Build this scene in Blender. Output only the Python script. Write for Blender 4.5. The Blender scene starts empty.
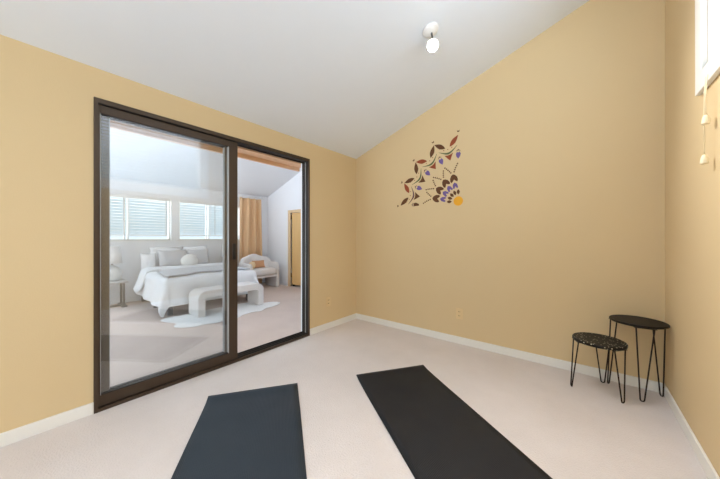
import bpy, bmesh, math, random
from mathutils import Vector, Matrix, noise
random.seed(7)
PI = math.pi
sc = bpy.context.scene
COL = sc.collection

# ------------------------------------------------------------------ measures
CAM_H = 1.13
XL, XR = -2.43, 0.479          # door wall and window wall of the mat room
YB, YF = 2.92, -2.0            # decal wall, wall behind the camera
WT = 0.15                      # thickness of the wall with the sliding door
DY0, DY1, DZ = 0.282, 2.073, 2.033
BX0, BX1 = -6.15, XL - WT      # bedroom extents
BY0, BY1 = -0.75, 3.883
CEIL_S = 0.3416


def ceil_z(x):
    return 2.225 + CEIL_S * (x - XL)


def bceil_z(x):
    return 2.15 + 0.345 * (x - BX0)


# ------------------------------------------------------------------ materials
def srgb(r, g, b):
    def c(v):
        v /= 255.0
        return v / 12.92 if v <= 0.04045 else ((v + 0.055) / 1.055) ** 2.4
    return (c(r), c(g), c(b), 1.0)


def mat(name, rgb, rough=0.6, metal=0.0, spec=0.5, var=0.0, vscale=6.0, bump=0.0, bscale=60.0,
        detail=3.0, sheen=0.0, stretch=None, emit=None, estr=0.0):
    m = bpy.data.materials.new(name)
    m.use_nodes = True
    nt = m.node_tree
    p = nt.nodes['Principled BSDF']
    p.inputs['Base Color'].default_value = srgb(*rgb)
    p.inputs['Roughness'].default_value = rough
    p.inputs['Metallic'].default_value = metal
    p.inputs['Specular IOR Level'].default_value = spec
    if sheen:
        p.inputs['Sheen Weight'].default_value = sheen
        p.inputs['Sheen Roughness'].default_value = 0.6
    if emit:
        p.inputs['Emission Color'].default_value = srgb(*emit)
        p.inputs['Emission Strength'].default_value = estr
    tc = nt.nodes.new('ShaderNodeTexCoord')
    src = tc.outputs['Object']
    if stretch:
        mp = nt.nodes.new('ShaderNodeMapping')
        mp.inputs['Scale'].default_value = stretch
        nt.links.new(src, mp.inputs['Vector'])
        src = mp.outputs['Vector']
    if var:
        n = nt.nodes.new('ShaderNodeTexNoise')
        n.inputs['Scale'].default_value = vscale
        n.inputs['Detail'].default_value = detail
        nt.links.new(src, n.inputs['Vector'])
        mx = nt.nodes.new('ShaderNodeMix')
        mx.data_type = 'RGBA'
        c = srgb(*rgb)
        mx.inputs['A'].default_value = tuple(v * (1 - var) for v in c[:3]) + (1,)
        mx.inputs['B'].default_value = tuple(min(1, v * (1 + var)) for v in c[:3]) + (1,)
        nt.links.new(n.outputs['Fac'], mx.inputs['Factor'])
        nt.links.new(mx.outputs['Result'], p.inputs['Base Color'])
    if bump:
        n2 = nt.nodes.new('ShaderNodeTexNoise')
        n2.inputs['Scale'].default_value = bscale
        n2.inputs['Detail'].default_value = 4
        nt.links.new(src, n2.inputs['Vector'])
        b = nt.nodes.new('ShaderNodeBump')
        b.inputs['Strength'].default_value = bump
        b.inputs['Distance'].default_value = 0.01
        nt.links.new(n2.outputs['Fac'], b.inputs['Height'])
        nt.links.new(b.outputs['Normal'], p.inputs['Normal'])
    return m


def glass_mat(name, tint=(1, 1, 1), ior=1.5):
    """thin clear pane: Fresnel mix of see-through and mirror, the same on both faces"""
    m = bpy.data.materials.new(name)
    m.use_nodes = True
    nt = m.node_tree
    nt.nodes.clear()
    out = nt.nodes.new('ShaderNodeOutputMaterial')
    mx = nt.nodes.new('ShaderNodeMixShader')
    tr = nt.nodes.new('ShaderNodeBsdfTransparent')
    tr.inputs['Color'].default_value = (*tint, 1)
    gl = nt.nodes.new('ShaderNodeBsdfGlossy')
    gl.inputs['Roughness'].default_value = 0.0
    gl.inputs['Color'].default_value = (1, 1, 1, 1)
    fr = nt.nodes.new('ShaderNodeFresnel')
    geo = nt.nodes.new('ShaderNodeNewGeometry')
    ma = nt.nodes.new('ShaderNodeMath')
    ma.operation = 'MULTIPLY_ADD'
    ma.inputs[1].default_value = 1.0 / ior - ior
    ma.inputs[2].default_value = ior
    nt.links.new(geo.outputs['Backfacing'], ma.inputs[0])
    nt.links.new(ma.outputs[0], fr.inputs['IOR'])
    nt.links.new(fr.outputs[0], mx.inputs[0])
    nt.links.new(tr.outputs[0], mx.inputs[1])
    nt.links.new(gl.outputs[0], mx.inputs[2])
    nt.links.new(mx.outputs[0], out.inputs[0])
    return m


M = {}
M['yellow'] = mat('yellow_wall_paint', (219, 196, 154), 0.7, spec=0.25, var=0.015, vscale=2, bump=0.06, bscale=140)
M['white_wall'] = mat('bedroom_wall_paint', (240, 241, 243), 0.75, spec=0.25, var=0.01, bump=0.05, bscale=140)
M['ceiling'] = mat('ceiling_paint', (229, 236, 244), 0.85, spec=0.2, var=0.01, bump=0.08, bscale=180)
M['ceiling_bed'] = mat('bedroom_ceiling_paint', (226, 227, 229), 0.85, spec=0.2, var=0.01, bump=0.08, bscale=180)
M['trim'] = mat('white_trim_paint', (236, 235, 230), 0.45, bump=0.02, bscale=40)
M['bronze'] = mat('bronze_aluminium', (74, 59, 46), 0.42, metal=0.35, var=0.06, vscale=3, stretch=(4, 4, 0.5))
M['bronze_light'] = mat('pale_bronze_aluminium', (112, 100, 88), 0.42, metal=0.2, var=0.06, vscale=3, stretch=(4, 4, 0.5))  # paler tone than the fixed panel, for the sliding panel
M['bronze_dark'] = mat('dark_bronze_channel', (38, 33, 30), 0.5, metal=0.2, var=0.05)
M['gasket'] = mat('glazing_gasket', (176, 178, 178), 0.6)
M['glass'] = glass_mat('door_glass', (0.935, 0.947, 0.95), 1.60)
M['win_glass'] = glass_mat('window_glass', (0.98, 0.99, 1.0), 1.45)
M['wood'] = mat('header_wood', (224, 184, 146), 0.55, var=0.18, vscale=5, detail=6, stretch=(12, 1, 12), bump=0.05, bscale=30)
M['door_wood'] = mat('honey_door_wood', (228, 186, 122), 0.45, var=0.10, vscale=4, detail=6, stretch=(10, 10, 0.8))
M['casing_wood'] = mat('pale_casing_wood', (222, 192, 150), 0.5, var=0.08, vscale=4, detail=5, stretch=(10, 10, 0.8))
M['brass'] = mat('old_brass', (120, 90, 50), 0.35, metal=0.9)
M['blind'] = mat('blind_white', (240, 240, 238), 0.5, var=0.01)
M['cord'] = mat('ivory_cord', (244, 230, 196), 0.6)
M['outlet'] = mat('almond_plastic', (226, 200, 152), 0.4)
M['outlet_dark'] = mat('outlet_slots', (110, 86, 56), 0.6)
M['black_steel'] = mat('black_steel_rod', (44, 30, 24), 0.4, metal=0.5, var=0.05)
M['white_metal'] = mat('white_enamel', (238, 238, 236), 0.35)
M['grey_metal'] = mat('dark_grey_metal', (80, 80, 82), 0.4, metal=0.6)
M['bulb'] = mat('lit_bulb', (255, 250, 240), 0.3, emit=(255, 248, 236), estr=22.0)
M['duvet'] = mat('white_duvet_cotton', (233, 234, 236), 0.85, spec=0.2, sheen=0.2, var=0.02, bump=0.25, bscale=18)
M['pillow'] = mat('white_pillow_cotton', (240, 240, 242), 0.85, spec=0.2, sheen=0.2, bump=0.2, bscale=14)
M['sham'] = mat('pale_grey_linen', (206, 205, 207), 0.9, spec=0.15, var=0.05, vscale=30, bump=0.25, bscale=70)
M['fur'] = mat('white_faux_fur', (238, 237, 234), 0.95, spec=0.1, sheen=0.4, var=0.06, vscale=40, bump=0.9, bscale=70)
M['throw'] = mat('grey_knit_throw', (192, 193, 197), 0.95, spec=0.1, sheen=0.3, var=0.06, vscale=60, bump=0.5, bscale=90)
M['boucle'] = mat('white_boucle', (230, 226, 222), 0.95, spec=0.1, sheen=0.3, var=0.04, vscale=60, bump=0.8, bscale=110)
M['bedbase'] = mat('pale_bed_base_fabric', (206, 206, 208), 0.9, var=0.03, bump=0.2, bscale=80)
M['gap_shade'] = mat('painted_gap_shade', (70, 66, 64), 0.5)  # shade of the bedroom door gap, put into the colour
M['leg_grey'] = mat('grey_bed_leg', (120, 116, 114), 0.5)
M['ceramic'] = mat('white_ceramic', (226, 226, 224), 0.3, var=0.02)
M['shade'] = mat('white_lamp_shade', (238, 236, 234), 0.8, var=0.015, bump=0.1, bscale=120)
M['night_top'] = mat('grey_table_top', (196, 194, 192), 0.5, var=0.04)
M['pewter'] = mat('pewter_tube', (128, 126, 126), 0.4, metal=0.5)
M['curtain'] = mat('tan_curtain_linen', (228, 192, 150), 0.9, spec=0.15, sheen=0.15, var=0.05, vscale=20, stretch=(1, 1, 0.1), bump=0.15, bscale=90)
M['tan_cushion'] = mat('tan_cushion_leather', (206, 156, 116), 0.7, var=0.05, bump=0.15, bscale=40)
M['cream_cushion'] = mat('cream_cushion', (226, 200, 158), 0.85, var=0.06, vscale=20, bump=0.4, bscale=40)
M['d_brown'] = mat('decal_brown', (96, 56, 20), 0.7, var=0.12, vscale=25)
M['d_rust'] = mat('decal_rust', (146, 66, 30), 0.7, var=0.15, vscale=25)
M['d_purple'] = mat('decal_purple', (112, 90, 150), 0.7, var=0.10, vscale=25)
M['d_green'] = mat('decal_olive_green', (92, 100, 62), 0.7, var=0.10, vscale=25)
M['d_plum'] = mat('decal_plum_brown', (108, 76, 74), 0.7, var=0.10, vscale=25)
M['d_sun'] = mat('decal_sun_yellow', (236, 172, 40), 0.7, var=0.08, vscale=15)


def carpet(name, rgb):
    m = mat(name, rgb, 0.97, spec=0.05, sheen=0.25)
    nt = m.node_tree
    p = nt.nodes['Principled BSDF']
    tc = nt.nodes.new('ShaderNodeTexCoord')
    big = nt.nodes.new('ShaderNodeTexNoise')
    big.inputs['Scale'].default_value = 2.6
    big.inputs['Detail'].default_value = 5
    big.inputs['Roughness'].default_value = 0.62
    fine = nt.nodes.new('ShaderNodeTexNoise')
    fine.inputs['Scale'].default_value = 120
    fine.inputs['Detail'].default_value = 3
    for n in (big, fine):
        nt.links.new(tc.outputs['Object'], n.inputs['Vector'])
    c = srgb(*rgb)
    mx = nt.nodes.new('ShaderNodeMix')
    mx.data_type = 'RGBA'
    mx.inputs['A'].default_value = (c[0] * 0.90, c[1] * 0.885, c[2] * 0.87, 1)
    mx.inputs['B'].default_value = (min(1, c[0] * 1.07), min(1, c[1] * 1.07), min(1, c[2] * 1.07), 1)
    ad = nt.nodes.new('ShaderNodeMath')
    ad.operation = 'MULTIPLY_ADD'
    ad.inputs[1].default_value = 0.55
    nt.links.new(fine.outputs['Fac'], ad.inputs[0])
    sub = nt.nodes.new('ShaderNodeMath')
    sub.operation = 'MULTIPLY_ADD'
    sub.inputs[1].default_value = 1.3
    sub.inputs[2].default_value = -0.42
    nt.links.new(big.outputs['Fac'], sub.inputs[0])
    nt.links.new(sub.outputs[0], ad.inputs[2])
    nt.links.new(ad.outputs[0], mx.inputs['Factor'])
    nt.links.new(mx.outputs['Result'], p.inputs['Base Color'])
    b = nt.nodes.new('ShaderNodeBump')
    b.inputs['Strength'].default_value = 0.5
    b.inputs['Distance'].default_value = 0.008
    nt.links.new(fine.outputs['Fac'], b.inputs['Height'])
    nt.links.new(b.outputs['Normal'], p.inputs['Normal'])
    return m


M['carpet'] = carpet('beige_carpet', (219, 211, 208))
M['carpet_bed'] = carpet('bedroom_carpet', (206, 186, 173))


def rubber(name, rgb, rough):
    m = mat(name, rgb, rough, spec=0.4)
    nt = m.node_tree
    p = nt.nodes['Principled BSDF']
    tc = nt.nodes.new('ShaderNodeTexCoord')
    w = nt.nodes.new('ShaderNodeTexWave')
    w.bands_direction = 'Y'
    w.inputs['Scale'].default_value = 38
    w.inputs['Distortion'].default_value = 0.3
    nt.links.new(tc.outputs['Object'], w.inputs['Vector'])
    b = nt.nodes.new('ShaderNodeBump')
    b.inputs['Strength'].default_value = 0.35
    b.inputs['Distance'].default_value = 0.003
    nt.links.new(w.outputs['Fac'], b.inputs['Height'])
    nt.links.new(b.outputs['Normal'], p.inputs['Normal'])
    n = nt.nodes.new('ShaderNodeTexNoise')
    n.inputs['Scale'].default_value = 5
    nt.links.new(tc.outputs['Object'], n.inputs['Vector'])
    mr = nt.nodes.new('ShaderNodeMapRange')
    mr.inputs['To Min'].default_value = rough - 0.06
    mr.inputs['To Max'].default_value = rough + 0.08
    nt.links.new(n.outputs['Fac'], mr.inputs['Value'])
    nt.links.new(mr.outputs['Result'], p.inputs['Roughness'])
    return m


M['mat_blue'] = rubber('slate_blue_mat_rubber', (38, 49, 60), 0.52)
M['mat_black'] = rubber('charcoal_mat_rubber', (23, 24, 28), 0.68)


def stool_top_mat(name, base, fleck, scale, cut):
    m = mat(name, base, 0.5, spec=0.25)
    nt = m.node_tree
    p = nt.nodes['Principled BSDF']
    tc = nt.nodes.new('ShaderNodeTexCoord')
    v = nt.nodes.new('ShaderNodeTexVoronoi')
    v.inputs['Scale'].default_value = scale
    v.inputs['Randomness'].default_value = 0.8
    nt.links.new(tc.outputs['Object'], v.inputs['Vector'])
    r = nt.nodes.new('ShaderNodeValToRGB')
    r.color_ramp.elements[0].position = cut
    r.color_ramp.elements[0].color = srgb(*fleck)
    r.color_ramp.elements[1].position = cut + 0.06
    r.color_ramp.elements[1].color = srgb(*base)
    nt.links.new(v.outputs['Distance'], r.inputs['Fac'])
    nt.links.new(r.outputs['Color'], p.inputs['Base Color'])
    return m


M['stool_fleck'] = stool_top_mat('flecked_black_stool_top', (20, 17, 15), (196, 190, 174), 52, 0.20)
M['stool_dark'] = stool_top_mat('dark_brown_stool_top', (27, 21, 18), (44, 34, 27), 30, 0.22)


# ------------------------------------------------------------------ mesh helpers
class MB:
    def __init__(s):
        s.bm = bmesh.new()

    def box(s, x0, x1, y0, y1, z0, z1, mi=0, mx=None):
        vs = [s.bm.verts.new((x, y, z)) for x in (x0, x1) for y in (y0, y1) for z in (z0, z1)]
        if mx is not None:
            for v in vs:
                v.co = mx @ v.co
        for f in ((0, 1, 3, 2), (4, 6, 7, 5), (0, 4, 5, 1), (2, 3, 7, 6), (0, 2, 6, 4), (1, 5, 7, 3)):
            fc = s.bm.faces.new([vs[i] for i in f])
            fc.material_index = mi
        return s

    def prism(s, pts, z0, z1, mx=None, mi=0):
        """polygon pts (x,y) extruded along z"""
        a = [s.bm.verts.new((p[0], p[1], z0)) for p in pts]
        b = [s.bm.verts.new((p[0], p[1], z1)) for p in pts]
        if mx is not None:
            for v in a + b:
                v.co = mx @ v.co
        n = len(pts)
        fs = [s.bm.faces.new(a[::-1]), s.bm.faces.new(b)]
        for i in range(n):
            fs.append(s.bm.faces.new((a[i], a[(i + 1) % n], b[(i + 1) % n], b[i])))
        for f in fs:
            f.material_index = mi
        return s

    def tube(s, pts, r, n=8, closed=False):
        pts = [Vector(p) for p in pts]
        rings = []
        m = len(pts)
        up = None
        for i, p in enumerate(pts):
            if closed:
                t = (pts[(i + 1) % m] - pts[i - 1]).normalized()
            else:
                t = (pts[min(i + 1, m - 1)] - pts[max(i - 1, 0)]).normalized()
            if up is None:
                up = Vector((0, 0, 1)) if abs(t.z) < 0.9 else Vector((1, 0, 0))
            a = (up - t * up.dot(t)).normalized()
            up = a
            b = t.cross(a)
            rr = r[i] if isinstance(r, (list, tuple)) else r
            rings.append([s.bm.verts.new(p + (a * math.cos(2 * PI * k / n) + b * math.sin(2 * PI * k / n)) * rr) for k in range(n)])
        for i in range(m if closed else m - 1):
            A, B = rings[i], rings[(i + 1) % m]
            for k in range(n):
                s.bm.faces.new((A[k], A[(k + 1) % n], B[(k + 1) % n], B[k]))
        if not closed:
            s.bm.faces.new(rings[0][::-1])
            s.bm.faces.new(rings[-1])
        return s

    def lathe(s, prof, n=32, mx=None):
        rings = []
        for (r, z) in prof:
            if r < 1e-6:
                rings.append([s.bm.verts.new((0, 0, z))])
            else:
                rings.append([s.bm.verts.new((r * math.cos(2 * PI * k / n), r * math.sin(2 * PI * k / n), z)) for k in range(n)])
        if mx is not None:
            for R_ in rings:
                for v in R_:
                    v.co = mx @ v.co
        for A, B in zip(rings, rings[1:]):
            for k in range(n):
                k2 = (k + 1) % n
                if len(A) == 1 and len(B) == 1:
                    continue
                if len(A) == 1:
                    s.bm.faces.new((A[0], B[k2], B[k]))
                elif len(B) == 1:
                    s.bm.faces.new((A[k], A[k2], B[0]))
                else:
                    s.bm.faces.new((A[k], A[k2], B[k2], B[k]))
        return s

    def grid(s, fn, nu, nv, closed_u=False):
        g = [[s.bm.verts.new(fn(i / nu, j / nv)) for j in range(nv + 1)] for i in range(nu + (0 if closed_u else 1))]
        for i in range(nu):
            for j in range(nv):
                i2 = (i + 1) % len(g)
                s.bm.faces.new((g[i][j], g[i2][j], g[i2][j + 1], g[i][j + 1]))
        return s

    def pillow(s, w, h, t, mx, n=14, wob=0.02, seed=0):
        """soft cushion: width x, height y, thickness z"""
        def P(u, v, sg):
            a, b = 2 * u - 1, 2 * v - 1
            e = max(0.0, (1 - abs(a) ** 2.6) * (1 - abs(b) ** 2.6)) ** 0.55
            px = a * w / 2 * (1 - 0.06 * (1 - abs(a)) - 0.07 * (abs(a) ** 4) * (1 - b * b))
            py = b * h / 2 * (1 - 0.07 * (abs(b) ** 4) * (1 - a * a))
            z = sg * t / 2 * e
            z += wob * e * noise.noise(Vector((a * 2.3 + seed, b * 2.1, sg * 3 + seed)))
            return mx @ Vector((px, py, z))
        s.grid(lambda u, v: P(u, v, 1), n, n)
        s.grid(lambda u, v: P(1 - u, v, -1), n, n)
        return s

    def soft_box(s, cx, cy, cz, sx, sy, sz, p=5.0, n=20, wob=0.0, seed=0):
        """superellipsoid: a puffy upholstered block"""
        def P(u, v):
            th, ph = 2 * PI * u, PI * (v - 0.5)
            def q(c):
                return math.copysign(abs(c) ** (2 / p), c)
            d = Vector((q(math.cos(ph)) * q(math.cos(th)), q(math.cos(ph)) * q(math.sin(th)), q(math.sin(ph))))
            k = 1 + wob * noise.noise(d * 2 + Vector((seed, 0, 0)))
            return Vector((cx + d.x * sx / 2 * k, cy + d.y * sy / 2 * k, cz + d.z * sz / 2 * k))
        return s.grid(P, n * 2, n, closed_u=True)

    def build(s, name, m, parent=None, smooth=False, bevel=0.0, subsurf=0, solid=0.0, loc=None, seg=2):
        bmesh.ops.remove_doubles(s.bm, verts=s.bm.verts, dist=1e-5)
        bmesh.ops.recalc_face_normals(s.bm, faces=s.bm.faces)
        me = bpy.data.meshes.new(name)
        s.bm.to_mesh(me)
        s.bm.free()
        for q in (m if isinstance(m, (list, tuple)) else [m]):
            me.materials.append(M[q])
        o = bpy.data.objects.new(name, me)
        COL.objects.link(o)
        if parent:
            o.parent = parent
        if loc is not None:
            o.location = loc
        if smooth:
            for f in me.polygons:
                f.use_smooth = True
        if solid:
            md = o.modifiers.new('solid', 'SOLIDIFY')
            md.thickness = solid
            md.offset = 0
        if bevel:
            md = o.modifiers.new('bevel', 'BEVEL')
            md.width = bevel
            md.segments = seg
            md.limit_method = 'ANGLE'
            md.angle_limit = math.radians(40)
        if subsurf:
            md = o.modifiers.new('sub', 'SUBSURF')
            md.levels = subsurf
            md.render_levels = subsurf
        return o


def tag(o, label=None, cat=None, group=None, kind=None):
    for k, v in (('label', label), ('category', cat), ('group', group), ('kind', kind)):
        if v:
            o[k] = v
    return o


def empty(name, loc, rz=0.0, label=None, cat=None, group=None, kind=None):
    o = bpy.data.objects.new(name, None)
    o.empty_display_size = 0.1
    COL.objects.link(o)
    o.location = loc
    o.rotation_euler = (0, 0, rz)
    return tag(o, label, cat, group, kind)


def copy_tree(o, parent=None):
    c = o.copy()
    COL.objects.link(c)
    if parent:
        c.parent = parent
    for ch in list(o.children):
        copy_tree(ch, c)
    return c


def struct(mb, name, m, **k):
    return tag(mb.build(name, m, **k), kind='structure')


# ------------------------------------------------------------------ room shell
def wall_x(mb, x0, x1, y0, y1, z1, holes):
    """wall of constant x with rectangular holes (ya, yb, za, zb), sorted by ya"""
    y = y0
    for ya, yb, za, zb in holes:
        if ya > y:
            mb.box(x0, x1, y, ya, 0, z1)
        if za > 0:
            mb.box(x0, x1, ya, yb, 0, za)
        if zb < z1:
            mb.box(x0, x1, ya, yb, zb, z1)
        y = yb
    mb.box(x0, x1, y, y1, 0, z1)
    return mb


def wall_y(mb, y0, y1, x0, x1, z1, holes):
    x = x0
    for xa, xb, za, zb in holes:
        if xa > x:
            mb.box(x, xa, y0, y1, 0, z1)
        if za > 0:
            mb.box(xa, xb, y0, y1, 0, za)
        if zb < z1:
            mb.box(xa, xb, y0, y1, zb, z1)
        x = xb
    mb.box(x, x1, y0, y1, 0, z1)
    return mb


# window openings
W1 = (0.25, 2.07, 1.94, 3.10)        # right wall, high
W2 = (0.55, 1.795, 1.08, 1.87)       # bedroom far wall
W3 = (1.925, 3.15, 1.08, 1.87)
W4 = (-1.25, 0.38, 0.20, 2.35)       # added for daylight, wall behind the camera (x range)
W6 = (-1.85, 0.02, 1.94, 3.10)       # right wall, behind the camera, added to let in sky light
W5 = (-5.98, -2.72, 0.06, 2.13)         # unseen bedroom side wall, opening added for brightness (x range)
D2 = (-5.19, -4.45, 0.0, 1.70)       # bedroom door (x range)

struct(wall_x(MB(), XL - 0.07, XL, YF - 0.1, YB + 0.1, 3.5, [(DY0, DY1, 0, DZ)]), 'wall_left', 'yellow')
struct(wall_x(MB(), BX1, XL - 0.07, BY0 - 0.1, BY1 + 0.1, 3.5, [(DY0, DY1, 0, DZ)]), 'wall_bedroom_near', 'white_wall')
struct(MB().box(XL, XR + 0.12, YB, YB + 0.12, 0, 3.5), 'wall_back', 'yellow')
struct(wall_x(MB(), XR, XR + 0.12, YF - 0.1, YB, 3.5, [W6, W1]), 'wall_right', 'yellow')
struct(wall_y(MB(), YF - 0.1, YF, XL, XR, 3.5, [W4]), 'wall_front', 'yellow')
struct(wall_x(MB(), BX0 - 0.12, BX0, BY0 - 0.1, BY1 + 0.1, 2.6, [W2, W3]), 'wall_bedroom_far', 'white_wall')
struct(wall_y(MB(), BY1, BY1 + 0.1, BX0, BX1, 3.5, [D2]), 'wall_bedroom_right', 'white_wall')
struct(wall_y(MB(), BY0 - 0.1, BY0, BX0, BX1, 3.5, [W5]), 'wall_bedroom_left', 'white_wall')


def slope_slab(x0, x1, y0, y1, zf, t=0.12):
    mb = MB()
    vs = [mb.bm.verts.new((x, y, zf(x) + d)) for x in (x0, x1) for y in (y0, y1) for d in (0, t)]
    for f in ((0, 1, 3, 2), (4, 6, 7, 5), (0, 4, 5, 1), (2, 3, 7, 6), (0, 2, 6, 4), (1, 5, 7, 3)):
        mb.bm.faces.new([vs[i] for i in f])
    return mb


struct(slope_slab(XL, XR + 0.1, YF - 0.1, YB + 0.1, ceil_z), 'ceiling', 'ceiling')
struct(slope_slab(BX0 - 0.1, BX1, BY0 - 0.1, BY1 + 0.1, bceil_z), 'ceiling_bedroom', 'ceiling_bed')
struct(MB().box(XL - 0.075, XR + 0.12, YF - 0.1, YB + 0.1, -0.1, 0), 'floor', 'carpet')
struct(MB().box(BX0 - 0.12, XL - 0.075, BY0 - 0.1, BY1 + 1.4, -0.1, 0), 'floor_bedroom', 'carpet_bed')
# little closet behind the bedroom door
struct(MB().box(-5.6, -4.0, BY1 + 1.3, BY1 + 1.4, 0, 2.6).box(-5.7, -5.6, BY1 + 0.1, BY1 + 1.4, 0, 2.6)
       .box(-4.0, -3.9, BY1 + 0.1, BY1 + 1.4, 0, 2.6).box(-5.7, -3.9, BY1 + 0.1, BY1 + 1.4, 2.6, 2.7), 'wall_closet', 'white_wall')

BH, BT = 0.075, 0.013
struct(MB().box(XL, XL + BT, YF, DY0, 0, BH).box(XL, XL + BT, DY1, YB, 0, BH), 'baseboard_left', 'trim', bevel=0.004)
struct(MB().box(XL + BT, XR - BT, YB - BT, YB, 0, BH), 'baseboard_back', 'trim', bevel=0.004)
struct(MB().box(XR - BT, XR, YF, YB, 0, BH), 'baseboard_right', 'trim', bevel=0.004)
struct(MB().box(XL + BT, XR - BT, YF, YF + BT, 0, BH), 'baseboard_front', 'trim', bevel=0.004)
struct(MB().box(BX0, BX0 + BT, BY0, BY1, 0, BH), 'baseboard_bedroom_far', 'white_wall', bevel=0.004)
struct(MB().box(BX0 + BT, -5.285, BY1 - BT, BY1, 0, BH).box(-4.3, BX1, BY1 - BT, BY1, 0, BH), 'baseboard_bedroom_right', 'white_wall', bevel=0.004)

# wooden soffit and valance over the opening, bedroom side
struct(MB().box(BX1 - 0.15, BX1, DY0 - 0.1, DY1 + 0.1, 2.0, 2.035), 'trim_1', 'wood', bevel=0.003)
struct(MB().box(BX1 - 0.18, BX1 - 0.15, DY0 - 0.1, DY1 + 0.1, 1.958, 2.12), 'trim_2', 'wood', bevel=0.003)

# ------------------------------------------------------------------ sliding door (door_1)
d1 = empty('door_1', (XL, (DY0 + DY1) / 2, 0), kind='structure')
ox, oy = XL, (DY0 + DY1) / 2
a, b = DY0 - oy, DY1 - oy
FX0, FX1 = -0.105, 0.012                     # frame depth, local x
JT = 0.020
f = MB()
f.box(FX0, FX1, a, a + JT, 0, DZ)
f.box(FX0, FX1, a + JT, b - JT, DZ - 0.030, DZ)
f.box(FX0, FX1, a + JT, b - JT, 0, 0.022)
f.box(FX1 - 0.02, FX1, b - JT + 0.004, b, 0, DZ)
f.build('door_frame', 'bronze', d1, bevel=0.002)
f = MB()                                      # right jamb channel: dark, grooved
f.box(FX0, FX1 - 0.02, b - JT, b, 0.022, DZ - 0.03)
f.box(-0.066, -0.058, b - JT - 0.012, b - JT, 0.022, DZ - 0.03)
f.box(FX0, FX1 - 0.004, a + JT, b - JT, DZ - 0.034, DZ - 0.030)
f.box(-0.066, -0.058, a + JT, b - JT, DZ - 0.045, DZ - 0.034)
f.build('jamb_channel', 'bronze_dark', d1)
# floor track rails
for xx in (-0.014, -0.05, -0.088):
    MB().box(xx - 0.004, xx + 0.004, a + JT, b - JT, 0.022, 0.036).build('floor_track', 'bronze_dark', d1)
f = MB()
f.box(-0.045, -0.040, b - JT - 0.006, b - JT, 0.03, DZ - 0.035)
f.build('weather_strip', 'gasket', d1)
tag(MB().box(-0.036, -0.004, b - JT - 0.006, b - JT + 0.001, 0.96, 1.06).build('strike_plate', 'bronze_dark', d1, bevel=0.002))


def door_panel(xc, y0, y1, ls, rs, name, z0=0.026, z1=DZ - 0.036, tr=0.052, br=0.07):
    p = MB()
    h = 0.015
    p.box(xc - h, xc + h, y0, y0 + ls, z0, z1)
    p.box(xc - h, xc + h, y1 - rs, y1, z0, z1)
    p.box(xc - h, xc + h, y0 + ls, y1 - rs, z1 - tr, z1)
    p.box(xc - h, xc + h, y0 + ls, y1 - rs, z0, z0 + br)
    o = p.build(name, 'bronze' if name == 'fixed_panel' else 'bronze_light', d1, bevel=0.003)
    g = MB()
    w = 0.006
    ya, yb, za, zb = y0 + ls, y1 - rs, z0 + br, z1 - tr
    for sx in (-1, 1):
        x0, x1 = sorted((xc + sx * 0.004, xc + sx * 0.0135))
        g.box(x0, x1, ya, ya + w, za, zb)
        g.box(x0, x1, yb - w, yb, za, zb)
    g.build('glazing_bead', 'gasket', o)
    MB().box(xc - 0.0135, xc + 0.0135, ya, yb, za, za + w).build('glazing_bead', 'bronze_dark', o)
    MB().box(xc - 0.0135, xc + 0.0135, ya, yb, zb - w, zb).build('glazing_bead', 'bronze_dark', o)
    MB().box(xc - 0.003, xc + 0.003, ya - 0.004, yb + 0.004, za - 0.004, zb + 0.004).build('pane', 'glass', o)
    return o


mid = 1.232 - oy
pa = door_panel(-0.022, a + JT - 0.002, mid, 0.012, 0.078, 'fixed_panel')
pb = door_panel(-0.068, a + JT + 0.005, mid - 0.005, 0.056, 0.090, 'sliding_panel')
hd = MB()
hd.box(-0.006, 0.006, mid - 0.05, mid - 0.022, 0.93, 1.075)
hd.build('door_handle', 'bronze_dark', pa, bevel=0.003)

# ------------------------------------------------------------------ window_1: high window on the right wall
w1 = empty('window_1', (XR, (W1[0] + W1[1]) / 2, W1[2]), kind='structure')
oy1 = (W1[0] + W1[1]) / 2
hw = (W1[1] - W1[0]) / 2
hh = W1[3] - W1[2]
c = MB()
cw = 0.09
c.box(-0.022, 0, -hw - cw, hw + cw, -cw, 0)
c.box(-0.022, 0, -hw - cw, hw + cw, hh, hh + cw)
c.box(-0.022, 0, -hw - cw, -hw, 0, hh)
c.box(-0.022, 0, hw, hw + cw, 0, hh)
c.build('window_casing', 'trim', w1, bevel=0.004)
c = MB()
for y0, y1, z0, z1 in ((-hw, hw, 0, 0.04), (-hw, hw, hh - 0.04, hh), (-hw, -hw + 0.04, 0, hh), (hw - 0.04, hw, 0, hh)):
    c.box(0.0, 0.11, y0, y1, z0, z1)
c.build('window_frame', 'trim', w1)
MB().box(0.08, 0.086, -hw + 0.03, hw - 0.03, 0.03, hh - 0.03).build('pane', 'win_glass', w1)


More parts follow.
